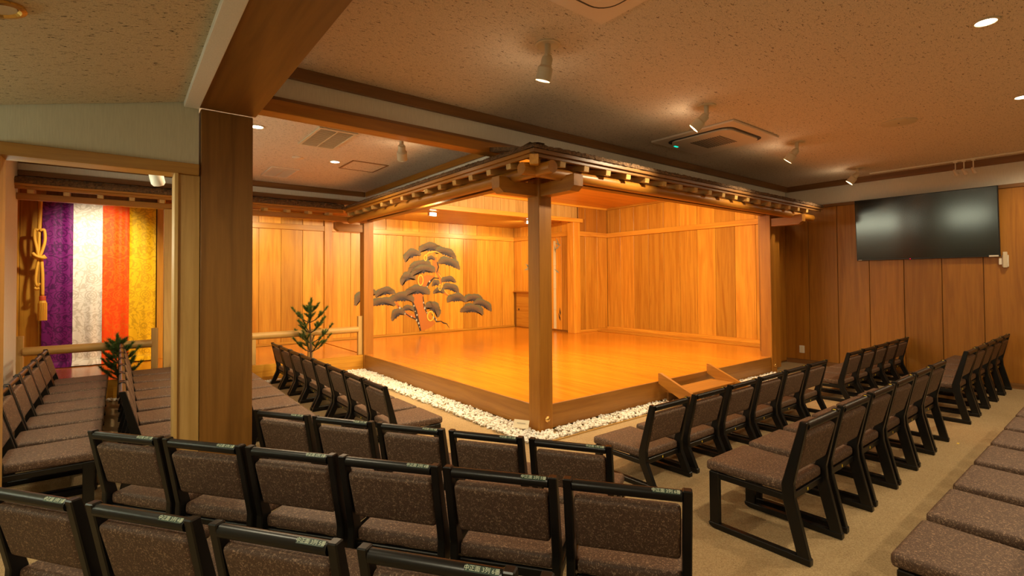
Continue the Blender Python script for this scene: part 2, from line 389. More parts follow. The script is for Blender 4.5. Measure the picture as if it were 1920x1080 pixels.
# right stage wall
wr2 = struct(box('wall_stage_right', XW+.012, XW+.1, 3.87, 7.80, 0, 3.05, 'brownZ'))
ys = [7.72-.38*i for i in range(11)]+[3.875]
for b, a in zip(ys, ys[1:]):
    box('plank', XW, XW+.012, a+.0025, b-.0025, .33, 2.36, 'hinokiZ', wr2, .003)
    box('plank', XW, XW+.012, a+.0025, b-.0025, 2.46, 3.03, 'hinokiZ', wr2, .003)
box('nageshi_rail', XW-.035, XW+.012, 3.875, 7.69, 2.36, 2.46, 'hinokiY', wr2, .004)
box('floor_rail', XW-.06, XW+.012, 3.875, 7.69, .26, .33, 'hinokiY', wr2, .004)
box('floor_ledge', 8.45, XW, 3.875, 7.69, .244, .262, 'hinokiY', wr2, .004)
# stage ceilings, bay beam and upper boards
cs = struct(box('ceiling_stage', 3.13, XW, 3.81, 7.80, 3.03, 3.06, 'hinokiX'))
struct(box('ceiling_pine_bay', 3.13, 7.78, 7.80, YB, 2.69, 2.72, 'hinokiX'))
struct(box('ceiling_bridge', -1.4, 3.05, 7.68, YB+.1, 2.69, 2.75, 'brownX'))
wu = struct(box('wall_bay_upper', 3.13, 7.905, 7.752, 7.80, 2.69, 3.03, 'brownZ'))
for i in range(25):
    a = 3.14+.19*i
    if a < 7.8: box('plank', a, min(a+.187, 7.905), 7.74, 7.752, 2.73, 3.03, 'paleZ', wu, .002)
struct(box('trim_15', 3.13, 7.97, 7.64, 7.74, 2.645, 2.73, 'hinokiX', None, .004))
struct(box('trim_16', 3.13, 8.85, 7.69, 7.74, 2.99, 3.03, 'hinokiX'))
struct(box('trim_17', XW-.05, XW, 3.88, 7.69, 2.99, 3.03, 'hinokiY'))
# wall behind the brocade curtain
wc = struct(box('wall_curtain', -1.4, .55, 9.372, 9.44, .244, 2.69, 'brownZ'))
for a, b in ((-1.4, -1.06), (-1.06, -.80)):
    box('plank', a+.002, b-.002, 9.36, 9.372, .244, 2.69, 'hinokiZ', wc, .003)
box('door_post', .445, .55, 9.30, 9.372, .244, 2.69, 'hinokiZ', wc, .003)
struct(box('wall_bridge_return', .50, .55, 9.44, YB+.1, 0, 2.69, 'brownZ'))
struct(box('wall_bridge_left', -1.45, -1.40, 7.60, 9.44, 0, 2.75, 'hinokiZ'))

# ------------------------------------------------------------------ stage platform and bridge
st = tag(empty('stage_platform', (5.5, 6.2, 0)), 'raised polished orange wooden stage bordered by white gravel', 'stage')
out = [(3.05, 3.612), (3.182, 3.612), (3.182, 3.48), (7.548, 3.48), (7.548, 3.612), (8.058, 3.612), (8.058, 3.88), (XW-.0005, 3.88), (XW-.0005, YB-.045),
       (3.05, YB-.045), (3.05, 7.792), (3.182, 7.792), (3.182, 7.628), (3.05, 7.628)]
put('deck', mesh_of(prism([(p-5.95, q-6.6) for p, q in out], .144, 'Z'), 'deck'), M['deck'], st, (5.95, 6.6, .172))
box('front_board', 3.182, 7.548, 3.465, 3.48, .02, .2435, 'skirt', st, .003)
box('side_board', 3.035, 3.05, 3.612, 7.628, .02, .2435, 'skirtY', st, .003)
br = tag(empty('bridge_walkway', (1.0, 8.7, 0)), 'orange wooden bridge walkway leading to the stage behind the railings', 'walkway')
box('deck', -1.395, 3.015, 7.67, 9.372, .10, .244, 'deck', br)
box('deck', .552, 3.015, 9.372, YB-.045, .10, .244, 'deck', br)
box('front_board', -.88, 3.02, 7.655, 7.67, .02, .244, 'hinokiX', br, .003)
# stage posts with brackets
def arm(pts, thick, axis, loc, post, mat):
    put('bracket_arm', mesh_of(prism(pts, thick, axis), 'arm'), M[mat], post, loc)
def stage_post(x, y, zb, label, arms, cap=True):
    p = tag(empty('stage_post', (x+.08, y+.08, zb)), label, 'post', 'square posts of the stage')
    box('shaft', x, x+.16, y, y+.16, zb, 2.34, 'cedarZ', p, .006)
    tipp = [(0, 2.17), (-.38, 2.17), (-.43, 2.21), (-.43, 2.31), (-.34, 2.31), (-.31, 2.285), (0, 2.285)]
    if 'x' in arms: arm(tipp, .11, 'Y', (x, y+.08, 0), p, 'cedarX')
    if 'y' in arms: arm(tipp, .11, 'X', (x+.08, y, 0), p, 'cedarY')
    if cap: put('brass_cap', smooth_by_angle(lathe_me([(.031, 0), (.031, .007), (.025, .017), (.014, .024), (.003, .027)], 20)), M['brass'], p, (x+.085, y, .118), (R(90), 0, 0))
    return p
stage_post(3.02, 3.45, 0, 'brown stage post between the two gravel strips, nearest the little card', 'xy')
stage_post(3.02, 7.63, 0, 'stage post where the bridge railing meets the stage', 'x', False)
stage_post(7.55, 3.45, 0, 'stage post nearest the television wall, beside the stage steps', 'y')
bp = tag(empty('stage_post', (7.8, 7.76, .244)), 'golden inner post at the corner of the pine painting alcove', 'post', 'square posts of the stage')
box('shaft', 7.70, 7.90, 7.66, 7.86, .244, 2.645, 'hinokiZ', bp, .005)
op = tag(empty('bridge_post', (.475, 7.5, 0)), 'plain wooden bridge post standing behind the dark pillar', 'post')
box('shaft', .425, .525, 7.44, 7.55, 0, 2.30, 'paleZ', op, .004)

# ------------------------------------------------------------------ roofs
def bark_strip(name, p0, p1, w, h, parent, n=160):
    """shaggy bark edge between two points, w = depth behind the edge"""
    p0, p1 = Vector(p0), Vector(p1); d = (p1-p0); L = d.length; d.normalize(); nrm = Vector((-d.y, d.x, 0))
    if w < 0: nrm = -nrm; w = -w
    bm = bmesh.new(); rows = []
    prof = [(0, 0), (.0, h*.55), (.012, h), (w*.4, h*1.5), (w, h*1.2), (w, 0)]
    for i in range(n+1):
        rows.append([bm.verts.new(p0+d*(L*i/n)+nrm*(a+random.uniform(-.006, .006)*(j < 4))+Vector((0, 0, b+random.uniform(-.006, .008)*(0 < j < 5)))) for j, (a, b) in enumerate(prof)])
    for r0, r1 in zip(rows, rows[1:]):
        for j in range(len(prof)-1): bm.faces.new((r0[j], r0[j+1], r1[j+1], r1[j]))
        bm.faces.new((r0[-1], r0[0], r1[0], r1[-1]))
    for _ in range(int(L*45)):                                  # loose fibres
        t = random.random()*L; b0 = p0+d*t+nrm*random.uniform(0, .03)+Vector((0, 0, h))
        e = b0+d*random.uniform(-.02, .02)+nrm*random.uniform(-.012, .01)+Vector((0, 0, random.uniform(.006, .022)))
        a = bm.verts.new(b0-d*.0015); b = bm.verts.new(b0+d*.0015); c = bm.verts.new(e); bm.faces.new((a, b, c))
    bmesh.ops.recalc_face_normals(bm, faces=bm.faces)
    base = (p0+p1)/2
    for v in bm.verts: v.co -= base
    return put(name, mesh_of(bm, 'bark'), M['bark'], parent, base)
rf = tag(empty('stage_roof', (5.2, 3.3, 2.32)), 'low bark roof edge with fascia and rafters around the stage', 'roof')
FX, FY, EX = 2.64, 3.07, 8.38
box('lintel', 3.18, 7.55, 3.50, 3.60, 2.34, 2.60, 'brownX', rf)
box('lintel', 3.06, 3.16, 3.61, 7.63, 2.34, 2.50, 'brownY', rf)
box('fascia', FX, EX, FY, FY+.03, 2.408, 2.438, 'darkX', rf, .003); box('fascia', FX-.02, EX+.02, FY-.02, FY+.03, 2.438, 2.472, 'darkX', rf, .003)
box('fascia', FX, FX+.03, FY+.03, 7.38, 2.408, 2.438, 'cedarY', rf, .003); box('fascia', FX-.02, FX+.03, FY+.03, 7.38, 2.438, 2.472, 'cedarY', rf, .003)
bark_strip('bark_edge', (FX-.03, FY-.03, 2.472), (EX+.03, FY-.03, 2.472), .12, .032, rf, 260)
bark_strip('bark_edge', (FX-.03, 7.40, 2.472), (FX-.03, FY-.03, 2.472), .12, .032, rf, 220)
put('roof_slab', mesh_of(prism([(FY+.05, 2.475), (FY+.05, 2.50), (3.77, 2.63), (3.77, 2.59)], EX-FX-.05, 'X'), 'slab'), M['bark'], rf, ((EX+FX)/2, 0, 0))
put('roof_slab', mesh_of(prism([(FX+.05, 2.475), (FX+.05, 2.50), (3.05, 2.57), (3.05, 2.53)], 7.38-3.78, 'Y'), 'slab'), M['bark'], rf, (0, (7.38+3.78)/2, 0))
lg = mesh_of(tube(bmesh.new(), [(-2.86, 0, 0), (2.86, 0, 0)], .052, 20), 'log'); smooth_by_angle(lg)
put('purlin_log', lg, M['cedarX'], rf, (5.46, 3.185, 2.322))
lg = mesh_of(tube(bmesh.new(), [(0, -2.26, 0), (0, 2.26, 0)], .052, 20), 'log'); smooth_by_angle(lg)
put('purlin_log', lg, M['cedarY'], rf, (2.76, 5.235, 2.322))
tilt = math.atan2(.10, .68)
rm = boxmesh(.066, .62, .056, .003, 1, M['paleY'])
for i in range(18):
    x = 2.975+.29*i
    put('rafter', rm, M['paleY'], rf, (x, FY+.004+.31, 2.388+.045), (tilt, 0, 0))
rm2 = boxmesh(.48, .066, .056, .003, 1, M['paleX'])
for i in range(14):
    put('rafter', rm2, M['paleX'], rf, (FX+.004+.24, 3.42+.298*i, 2.388+.035), (0, -tilt, 0))
put('hip_rafter', boxmesh(.62, .075, .085, .004, 1, M['hinokiX']), M['hinokiX'], rf, (2.86, 3.29, 2.385), (0, 0, R(45)))
# bridge roof
bf = tag(empty('bridge_roof', (1.0, 7.42, 2.3)), 'low bark roof edge with small rafters above the bridge railing', 'roof')
box('fascia', -.93, FX-.03, 7.38, 7.41, 2.405, 2.435, 'cedarX', bf, .003); box('fascia', -.95, FX-.03, 7.36, 7.41, 2.435, 2.462, 'cedarX', bf, .003)
box('purlin', -.88, 3.02, 7.49, 7.57, 2.305, 2.375, 'cedarX', bf, .004)
bark_strip('bark_edge', (-.96, 7.35, 2.462), (FX-.02, 7.35, 2.462), .1, .05, bf, 160)
put('roof_slab', mesh_of(prism([(7.40, 2.465), (7.40, 2.50), (7.60, 2.57), (7.60, 2.53)], 3.5, 'X'), 'slab'), M['bark'], bf, (.85, 0, 0))
rm3 = boxmesh(.055, .2, .042, .003, 1, M['paleY'])
for i in range(12): put('rafter', rm3, M['paleY'], bf, (-.76+.29*i, 7.39+.11, 2.395), (R(6), 0, 0))
# added battens that house the stage lights, unseen behind the lintels
for nm, a in (('front', (3.6, 7.2, 3.96, 4.04, 2.88, 2.94)), ('side', (3.2, 3.28, 4.2, 7.2, 2.88, 2.94))):
    lb = tag(empty('added_batten', ((a[0]+a[1])/2, (a[2]+a[3])/2, 2.88)), 'added slim white lamp batten, unseen behind the %s lintel of the stage' % ('long step-side' if nm == 'front' else 'gravel-side'), 'lamp')
    box('housing', *a, 'plastic', lb, .006, 2)
    for f in (.1, .9):
        hx = a[0]+(a[1]-a[0])*(f if nm == 'front' else .5); hy = a[2]+(a[3]-a[2])*(.5 if nm == 'front' else f)
        box('hanger', hx-.01, hx+.01, hy-.01, hy+.01, 2.94, 3.03, 'plastic', lb)
# flood lamps at the pine bay
for i, (x, y, lab) in enumerate(((4.58, 8.25, 'small glowing flood lamp above the painted pine'), (6.89, 8.22, 'small glowing flood lamp beside the alcove post'))):
    f = tag(empty('flood_lamp', (x, y, 2.60)), lab, 'lamp', 'flood lamps in the alcove')
    box('housing', x-.075, x+.075, y-.035, y+.035, 2.60, 2.672, 'plastic', f, .008, 2)
    box('lens', x-.068, x+.068, y-.05, y-.036, 2.603, 2.662, 'glowsoft', f, .004)
    box('mount', x-.02, x+.02, y-.02, y+.02, 2.672, 2.69, 'plastic', f)
    lamp('SPOT', 'flood_beam', (x, y+.06, 2.60), 88, WARM, (x*.85+.9, 9.75, 1.3), .06, angle=150, blend=.9)

# ------------------------------------------------------------------ steps
sp = tag(empty('stage_steps', (5.35, 3.2, 0)), 'small wooden steps with sloping side boards up to the stage', 'steps')
for x in (4.83, 5.83):
    put('side_board', mesh_of(prism([(3.463, .335), (3.44, .338), (2.88, .10), (2.88, 0), (2.98, 0), (3.463, .22)], .04, 'X'), 'stringer'), M['cedarY'], sp, (x, 0, 0))
box('tread', 4.852, 5.808, 3.10, 3.40, .125, .16, 'cedarX', sp, .004)
box('riser', 4.852, 5.808, 3.36, 3.38, .02, .125, 'brownX', sp)

# ------------------------------------------------------------------ gravel
def gravel(x0, x1, y0, y1, label):
    base = bmesh.new(); bmesh.ops.create_icosphere(base, subdivisions=1, radius=1)
    base.verts.ensure_lookup_table(); bv = [v.co.copy() for v in base.verts]; bfc = [[v.index for v in f.verts] for f in base.faces]; base.free()
    V, F = [], []
    solid = [(3.02, 3.18, 3.45, 3.61), (.425, .525, 7.44, 7.55)]
    for _ in range(int((x1-x0)*(y1-y0)*2600)):
        x = random.uniform(x0, x1); y = random.uniform(y0, y1); r = random.uniform(.010, .018)
        if any(a-r < x < b+r and c-r < y < d+r for a, b, c, d in solid): continue
        if 4.79 < x < 5.87 and y < 3.47 and random.random() < .6: continue
        z = random.uniform(.008, .03)
        q = Matrix.Rotation(random.uniform(0, 6.28), 3, random.choice('XYZ')); s = Vector((random.uniform(.8, 1.4), random.uniform(.7, 1.1), random.uniform(.6, .9)))
        o = len(V)
        for c in bv:
            p = q @ Vector((c.x*s.x, c.y*s.y, c.z*s.z)); V.append((x+p.x*r, y+p.y*r, max(.001, z+p.z*r)))
        F += [[i+o for i in f] for f in bfc]
    me = bpy.data.meshes.new('gravel'); me.from_pydata(V, [], F)
    o = put('white_gravel', me, M['gravel']); o['kind'] = 'stuff'
    tag(o, label, 'gravel')
gravel(2.74, 7.55, 3.235, 3.45, 'strip of loose white gravel under the stage steps')
gravel(2.74, 3.02, 3.45, 7.64, 'strip of loose white gravel along the long side of the stage')
gravel(-.85, 2.74, 7.51, 7.64, 'thin strip of loose white gravel in front of the bridge walkway')
gb = struct(box('trim_18', 2.72, 7.55, 3.215, 3.225, 0, .012, 'paleX'))

# ------------------------------------------------------------------ railings
def railing(x0, x1, postxs, label):
    r = tag(empty('bridge_railing', ((x0+x1)/2, 7.70, .244)), label, 'railing')
    me = mesh_of(tube(bmesh.new(), [(-(x1-x0)/2, 0, 0), ((x1-x0)/2, 0, 0)], .05, 18), 'rail'); smooth_by_angle(me)
    put('rail_log', me, M['paleX'], r, ((x0+x1)/2, 7.70, .64))
    for px, h in postxs: box('rail_post', px-.035, px+.035, 7.672, 7.728, .244, h, 'paleZ', r, .004)
railing(.56, 2.95, ((2.982, .85), (1.46, .60), (2.23, .60)), 'round pale wood railing joining the corner post of the stage')
railing(-.835, .32, ((-.865, .815), (.35, .83)), 'round pale wood railing in front of the striped brocade curtain')

# ------------------------------------------------------------------ curtain and tassel
cu = tag(empty('brocade_curtain', (-.2, 9.3, .244)), 'brocade stage curtain of purple, white, orange and yellow panels', 'curtain')
cx = [-.833, -.515, -.197, .109, .431]
for i, (mat, nm) in enumerate((('purple', 'purple patterned silk panel'), ('whiteb', 'white patterned silk panel'), ('orange', 'orange patterned silk panel'), ('yellowb', 'yellow patterned silk panel'))):
    bm = bmesh.new(); nx, nz = 26, 70; g = []
    for a in range(nx+1):
        col = []
        for b in range(nz+1):
            u = a/nx; x = cx[i]+(cx[i+1]-cx[i])*u; s = b/nz*2.46
            fold = .009*math.sin(x*27+i)+.005*math.sin(x*49+1.3)
            if s < 2.28: z, yy = 2.60-s, 0
            else: t = (s-2.28)/.18; z = .32-.062*math.sin(min(1, t)*math.pi/2); yy = -.13*t*t-.05*t
            if i == 0: zshift = .02*math.sin(u*3)
            else: zshift = 0
            col.append(bm.verts.new((x, 9.31+fold*(1+.3*math.sin(s*2+x*9))+yy, max(.250, z-zshift*(s > 2.2)))))
        g.append(col)
    for a in range(nx):
        for b in range(nz): bm.faces.new((g[a][b], g[a+1][b], g[a+1][b+1], g[a][b+1]))
    base = Vector(((cx[i]+cx[i+1])/2, 9.3, 1.4))
    for v in bm.verts: v.co -= base
    o = put('curtain_panel', mesh_of(bm, 'panel', True), M[mat], cu, base); o['label'] = nm
tr = tag(empty('tassel_cord', (-.84, 9.18, .9)), 'knotted gold cord with tassel hanging beside the purple panel', 'cord')
YT = 9.15
def cord(name, pts, r, mat='rope', dy=0, n=8):
    P = [Vector((a, YT+dy, b)) for a, b in pts]
    fine = []
    for i in range(len(P)-1):
        p0, p1, p2, p3 = P[max(i-1, 0)], P[i], P[i+1], P[min(i+2, len(P)-1)]
        for s in range(5):
            t = s/5; fine.append(.5*((2*p1)+(p2-p0)*t+(2*p0-5*p1+4*p2-p3)*t*t+(3*p1-p0-3*p2+p3)*t**3))
    fine.append(P[-1]); c = P[0]
    put(name, mesh_of(tube(bmesh.new(), [p-c for p in fine], r, n), 'cord', True), M[mat], tr, c)
cord('cord', [(-.84, 2.56), (-.845, 2.28), (-.85, 2.10)], .022)
cord('cord_loop', [(-.86, 2.10), (-.89, 2.11), (-.893, 2.0), (-.872, 1.88), (-.85, 1.75)], .017, dy=-.02)
cord('cord_loop', [(-.84, 2.10), (-.80, 2.11), (-.79, 1.98), (-.81, 1.86), (-.84, 1.75)], .017, dy=-.02)
cord('cord', [(-.85, 2.11), (-.85, 1.93), (-.85, 1.75)], .015)
cord('cord_knot', [(-.91, 1.80), (-.87, 1.755), (-.80, 1.735), (-.775, 1.75)], .019, dy=-.045)
cord('cord_knot', [(-.90, 1.755), (-.85, 1.728), (-.785, 1.765)], .019, dy=-.03)
cord('cord_tail', [(-.85, 1.73), (-.87, 1.58), (-.88, 1.43), (-.862, 1.36), (-.84, 1.40)], .016)
cord('cord_tail', [(-.825, 1.73), (-.812, 1.5), (-.81, 1.22)], .018)
cord('cord_end', [(-.89, 1.34), (-.87, 1.32), (-.84, 1.33)], .017)
cord('tassel_band', [(-.81, 1.225), (-.81, 1.165)], .034, 'ropered', n=12)
bm = bmesh.new(); tube(bm, [(0, 0, .13), (0, 0, .10), (0, 0, -.13)], [.034, .042, .043], 12)
for k in range(26):
    a = 6.283*k/26; tube(bm, [(.043*math.cos(a), .043*math.sin(a), .1), (.044*math.cos(a), .044*math.sin(a), -.135)], .004, 4)
put('tassel', mesh_of(bm, 'tassel'), M['rope'], tr, (-.81, YT, 1.035))
box('hook', -.855, -.825, YT, 9.36, 2.55, 2.575, 'brass', tr)

# ------------------------------------------------------------------ painted pine and bamboo (flat paintings on the boards)
pp = tag(empty('pine_painting', (5.2, YB, .3)), 'large gnarled pine tree painted on the golden back boards', 'painting')
pads = [(5.4, 2.11, .28, .13), (4.94, 1.95, .2, .13), (5.79, 2.02, .28, .12), (5.88, 1.79, .3, .13), (5.13, 1.72, .29, .12), (5.22, 1.62, .3, .12), (4.84, 1.45, .18, .13), (5.41, 1.89, .1, .06), (5.85, 1.41, .19, .09), (5.92, 1.22, .23, .11), (5.53, 1.33, .1, .09), (5.61, 1.16, .14, .08), (5.08, 1.17, .29, .13), (4.71, 1.03, .27, .13), (4.33, 1.16, .22, .11), (4.28, .95, .27, .11), (3.9, 1.1, .26, .13), (4.62, .7, .17, .12), (4.85, .8, .14, .08), (5.46, .78, .21, .15), (6.06, .98, .25, .13), (6.54, .96, .28, .12), (6.8, .82, .28, .12), (6.5, .71, .32, .14)]
tilts = {1: 22, 2: -15, 3: -14, 4: 16, 5: 8, 6: 22, 9: -14, 14: 8, 16: 26, 17: 24, 19: -34, 21: -6, 22: -22, 23: -8}
depth = {0: 3, 2: 4, 3: 5, 1: 2, 4: 2, 5: 4, 6: 1, 12: 5, 13: 4, 14: 2, 15: 3, 16: 1, 21: 2, 22: 3, 23: 4, 20: 3}
for i, (cxp, cz, hw, hh) in enumerate(pads):
    hh *= 1.12; hw *= 1.03
    pts = []; n = 74
    for k in range(n+1):                                        # spiky upper rim
        t = math.pi*k/n; rr = 1+.05*math.sin(t*5+i)+(random.uniform(.0, .09) if k % 2 else -.05)
        pts.append((hw*math.cos(t)*rr, -hh*.55+hh*1.5*abs(math.sin(t))**.75*rr))
    for k in range(1, 18):                                      # ragged, slightly hollow lower rim
        t = k/18; pts.append((-hw+2*hw*t, -hh*.55+hh*.28*math.sin(math.pi*t)-(.25*hh if k % 2 else 0)*random.random()))
    bm = bmesh.new(); c = bm.verts.new((0, 0, hh*.1)); vs = [bm.verts.new((a, 0, b)) for a, b in pts]
    for a, b in zip(vs, vs[1:]+vs[:1]): bm.faces.new((c, a, b))
    bmesh.ops.recalc_face_normals(bm, faces=bm.faces)
    put('painted_foliage', mesh_of(bm, 'pad'), M['pad'], pp, (cxp, YB-.0035-.0006*depth.get(i, 0)-.00005*i, cz), (0, R(-tilts.get(i, 0)), 0))
def stroke(name, pts, wd, mat, dy=.003, closed=False):
    bm = bmesh.new(); P = [Vector((a, 0, b)) for a, b in pts]; ww = wd if isinstance(wd, list) else [wd]*len(P); L, Rr = [], []
    c = P[0].copy(); n = len(P)
    for i, p in enumerate(P):
        q0, q1 = (P[(i-1) % n], P[(i+1) % n]) if closed else (P[max(i-1, 0)], P[min(i+1, n-1)])
        d = (q1-q0).normalized(); nn = Vector((-d.z, 0, d.x)); L.append(bm.verts.new(p-c+nn*ww[i]/2)); Rr.append(bm.verts.new(p-c-nn*ww[i]/2))
    rng = range(n) if closed else range(n-1)
    for i in rng: j = (i+1) % n; bm.faces.new((L[i], Rr[i], Rr[j], L[j]))
    return put(name, mesh_of(bm, name), M[mat], pp, c+Vector((0, YB-dy, 0)))
def blob(name, pts, mat, dy):
    bm = bmesh.new(); c = Vector((pts[0][0], 0, pts[0][1])); bm.faces.new([bm.verts.new(Vector((a, 0, b))-c) for a, b in pts])
    bmesh.ops.triangulate(bm, faces=bm.faces); return put(name, mesh_of(bm, name), M[mat], pp, c+Vector((0, YB-dy, 0)))
blob('painted_trunk', [(4.96, 1.12), (4.97, .86), (5.04, .6), (5.11, .39), (5.16, .31), (5.24, .32), (5.42, .38), (5.51, .46), (5.37, .59), (5.26, .77), (5.22, .96), (5.21, 1.12)], 'ptrunk', .0018)
blob('painted_trunk', [(5.21, 1.05), (5.08, 1.17), (5.1, 1.32), (5.16, 1.45), (5.3, 1.53), (5.51, 1.5), (5.45, 1.42), (5.35, 1.32), (5.27, 1.18)], 'ptrunk', .0019)
stroke('painted_branch', [(5.50, 1.92), (5.51, 1.71), (5.58, 1.57), (5.67, 1.42), (5.67, 1.26), (5.78, 1.11), (5.92, 1.03)], [.12, .12, .09, .08, .08, .07, .04], 'ptrunk', .0021)
stroke('painted_branch', [(4.56, .95), (4.71, .77), (4.87, .66), (5.07, .61)], [.04, .09, .10, .08], 'ptrunk', .0020)
stroke('painted_bark', [(4.96, .95), (5.03, .76), (5.07, .58), (5.15, .31)], [.03, .07, .07, .03], 'pbark', .0025)
stroke('painted_bark', [(5.21, 1.06), (5.24, .83), (5.31, .67)], [.02, .035, .02], 'pbark', .0025)
stroke('painted_bark', [(5.26, 1.18), (5.35, 1.34), (5.48, 1.46), (5.61, 1.45)], [.02, .06, .03, .02], 'pbark', .0025)
stroke('painted_bark', [(4.62, .88), (4.74, .74), (4.90, .63), (5.06, .56)], [.012, .02, .024, .03], 'pbark', .0026)
stroke('painted_bark', [(5.56, 1.82), (5.60, 1.70), (5.55, 1.58)], [.02, .035, .02], 'pbark', .0026)
stroke('painted_root', [(5.43, .66), (5.49, .58), (5.54, .49), (5.66, .49), (5.72, .45), (5.80, .43), (5.87, .33)], [.02, .03, .035, .02, .03, .02, .006], 'pbark', .0027)
stroke('painted_twig', [(5.25, 1.94), (5.36, 2.02), (5.51, 2.05), (5.66, 2.0)], [.02, .02, .02, .01], 'pyellow', .0095)
for cx0, cz0, rx, rz, w_ in ((5.39, .62, .075, .10, .03), (5.15, 1.41, .06, .11, .022), (5.27, 1.90, .035, .06, .02), (5.63, 1.25, .03, .07, .018)):
    stroke('painted_loop', [(cx0+rx*math.cos(6.283*k/18), cz0+rz*math.sin(6.283*k/18)) for k in range(18)], w_, 'pyellow', .0092, True)
stroke('painted_edge', [(5.60, 1.56), (5.70, 1.43), (5.69, 1.27), (5.80, 1.12), (5.90, 1.05)], [.012, .018, .018, .016, .006], 'pyellow', .0030)
for (a, b) in ((4.99, .86), (5.02, .74), (5.06, .66), (5.05, .55), (5.10, .48), (5.12, .40), (5.22, .92), (5.25, .80), (5.30, .70), (5.31, 1.27), (5.37, 1.38), (4.66, .83), (4.78, .70), (4.93, .635), (5.47, .58), (5.53, .53)):
    n = 8; s = random.uniform(.010, .02)
    blob('painted_moss', [(a+s*math.cos(6.283*k/n), b+1.5*s*math.sin(6.283*k/n)) for k in range(n)], 'pmoss', .0094)
pb = tag(empty('bamboo_painting', (XS, 8.6, .3)), 'pale bamboo stem with blue leaves painted beside the small door', 'painting')
bm = bmesh.new()
for z0, z1 in ((.30, .72), (.725, 1.2), (1.205, 1.72), (1.725, 2.28)):
    bm.faces.new([bm.verts.new((0, y_, z_)) for y_, z_ in ((8.27, z0), (8.36, z0), (8.355, z1), (8.275, z1))])
put('painted_stem', mesh_of(bm, 'stem'), M['pbamboo'], pb, (XS-.003, 0, 0))
for y_, z_, a in ((9.28, 1.75, 30), (9.31, 1.66, -10), (9.25, 1.70, 75), (8.22, 2.27, 60), (8.20, 2.20, 20), (8.23, 2.12, -30), (8.30, 2.10, 80), (8.25, 1.60, 30), (8.15, .69, 85), (8.17, .57, 70)):
    bm = bmesh.new(); L_ = .10; bm.faces.new([bm.verts.new((0, p, q)) for p, q in ((-L_, 0), (-.02, .022), (L_, 0), (-.02, -.022))])
    put('painted_leaf', mesh_of(bm, 'leaf'), M['pblue'] if z_ > 1 else M['pbark'], pb, (XS-.004, y_, z_), (R(a), 0, 0))

# ------------------------------------------------------------------ pine saplings in the gravel
def sapling(x, y, h, label, seed):
    rnd = random.Random(seed); t = tag(empty('pine_sapling', (x, y, 0)), label, 'plant', 'young pines before the bridge')
    bm = bmesh.new(); trunk = [Vector((x-x+.02*math.sin(z*6)*z, .015*math.cos(z*5)*z, z)) for z in [h*k/8 for k in range(9)]]
    tube(bm, trunk, [.018*(1-.75*k/8)+.003 for k in range(9)], 7)
    put('trunk', mesh_of(bm, 'trunk', True), M['twig'], t, (0, 0, 0), local=True)
    tips = []
    def at(z): return Vector((.02*math.sin(z*6)*z, .015*math.cos(z*5)*z, z))
    for lvl, (zf, n, L) in enumerate(((.34, 4, .26), (.46, 4, .26), (.60, 4, .24), (.74, 4, .20), (.88, 3, .12))):
        for k in range(n):
            a = 6.283*(k/n)+lvl*.9+rnd.uniform(-.3, .3); Lr = L*h*rnd.uniform(.75, 1.1)
            b0 = at(zf*h); pts = [b0]
            for s in range(1, 5):
                f = s/4; pts.append(b0+Vector((math.cos(a)*Lr*f, math.sin(a)*Lr*f, Lr*(.35*f+.55*f*f))))
            bm = bmesh.new(); tube(bm, pts, [.008, .007, .006, .005, .003], 5)
            put('branch', mesh_of(bm, 'branch', True), M['twig'], t, (0, 0, 0), local=True)
            for sd in (-1, 1):
                e0 = pts[2]; dd = (pts[3]-pts[2]).normalized(); sx = dd.cross(Vector((0, 0, 1))).normalized()*sd
                e1 = e0+(dd*.6+sx*.7+Vector((0, 0, rnd.uniform(.1, .6)))).normalized()*Lr*.38
                bm = bmesh.new(); tube(bm, [e0, e0*.5+e1*.5+Vector((0, 0, -.004)), e1], [.005, .004, .002], 5)
                put('branch', mesh_of(bm, 'shoot', True), M['twig'], t, (0, 0, 0), local=True)
                tips.append((e1, e1-e0, .8))
            tips += [(pts[4], pts[4]-pts[3], 1), (pts[3], pts[4]-pts[2], .9), (pts[2]*.5+pts[3]*.5, pts[3]-pts[2], .8), (pts[2], pts[3]-pts[2], .5)]
    for k in range(6): tips.append((at(h*(.80+.05*k)), Vector((0, 0, .1)), .9))
    bm = bmesh.new()
    for p, d, dens in tips:
        d = d.normalized()
        for _ in range(int(190*dens)):
            q = p-d*rnd.uniform(-.01, .07)*1.0
            v = (d*rnd.uniform(.5, 1.2)+Vector((rnd.uniform(-1, 1), rnd.uniform(-1, 1), rnd.uniform(-.6, 1)))*.8).normalized()
            L = rnd.uniform(.035, .06); s = v.cross(Vector((rnd.uniform(-1, 1), rnd.uniform(-1, 1), rnd.uniform(-1, 1)))).normalized()*.0017
            a_ = bm.verts.new(q-s); b_ = bm.verts.new(q+s); c_ = bm.verts.new(q+v*L); bm.faces.new((a_, b_, c_))
    o = put('needles', mesh_of(bm, 'needles'), M['needle'], t, (0, 0, 0), local=True); o['kind'] = 'stuff'
sapling(2.2, 7.58, 1.08, 'young pine sapling in the gravel before the golden boards', 3)
sapling(0.0, 7.58, .74, 'young pine sapling in the gravel before the brocade curtain', 8)

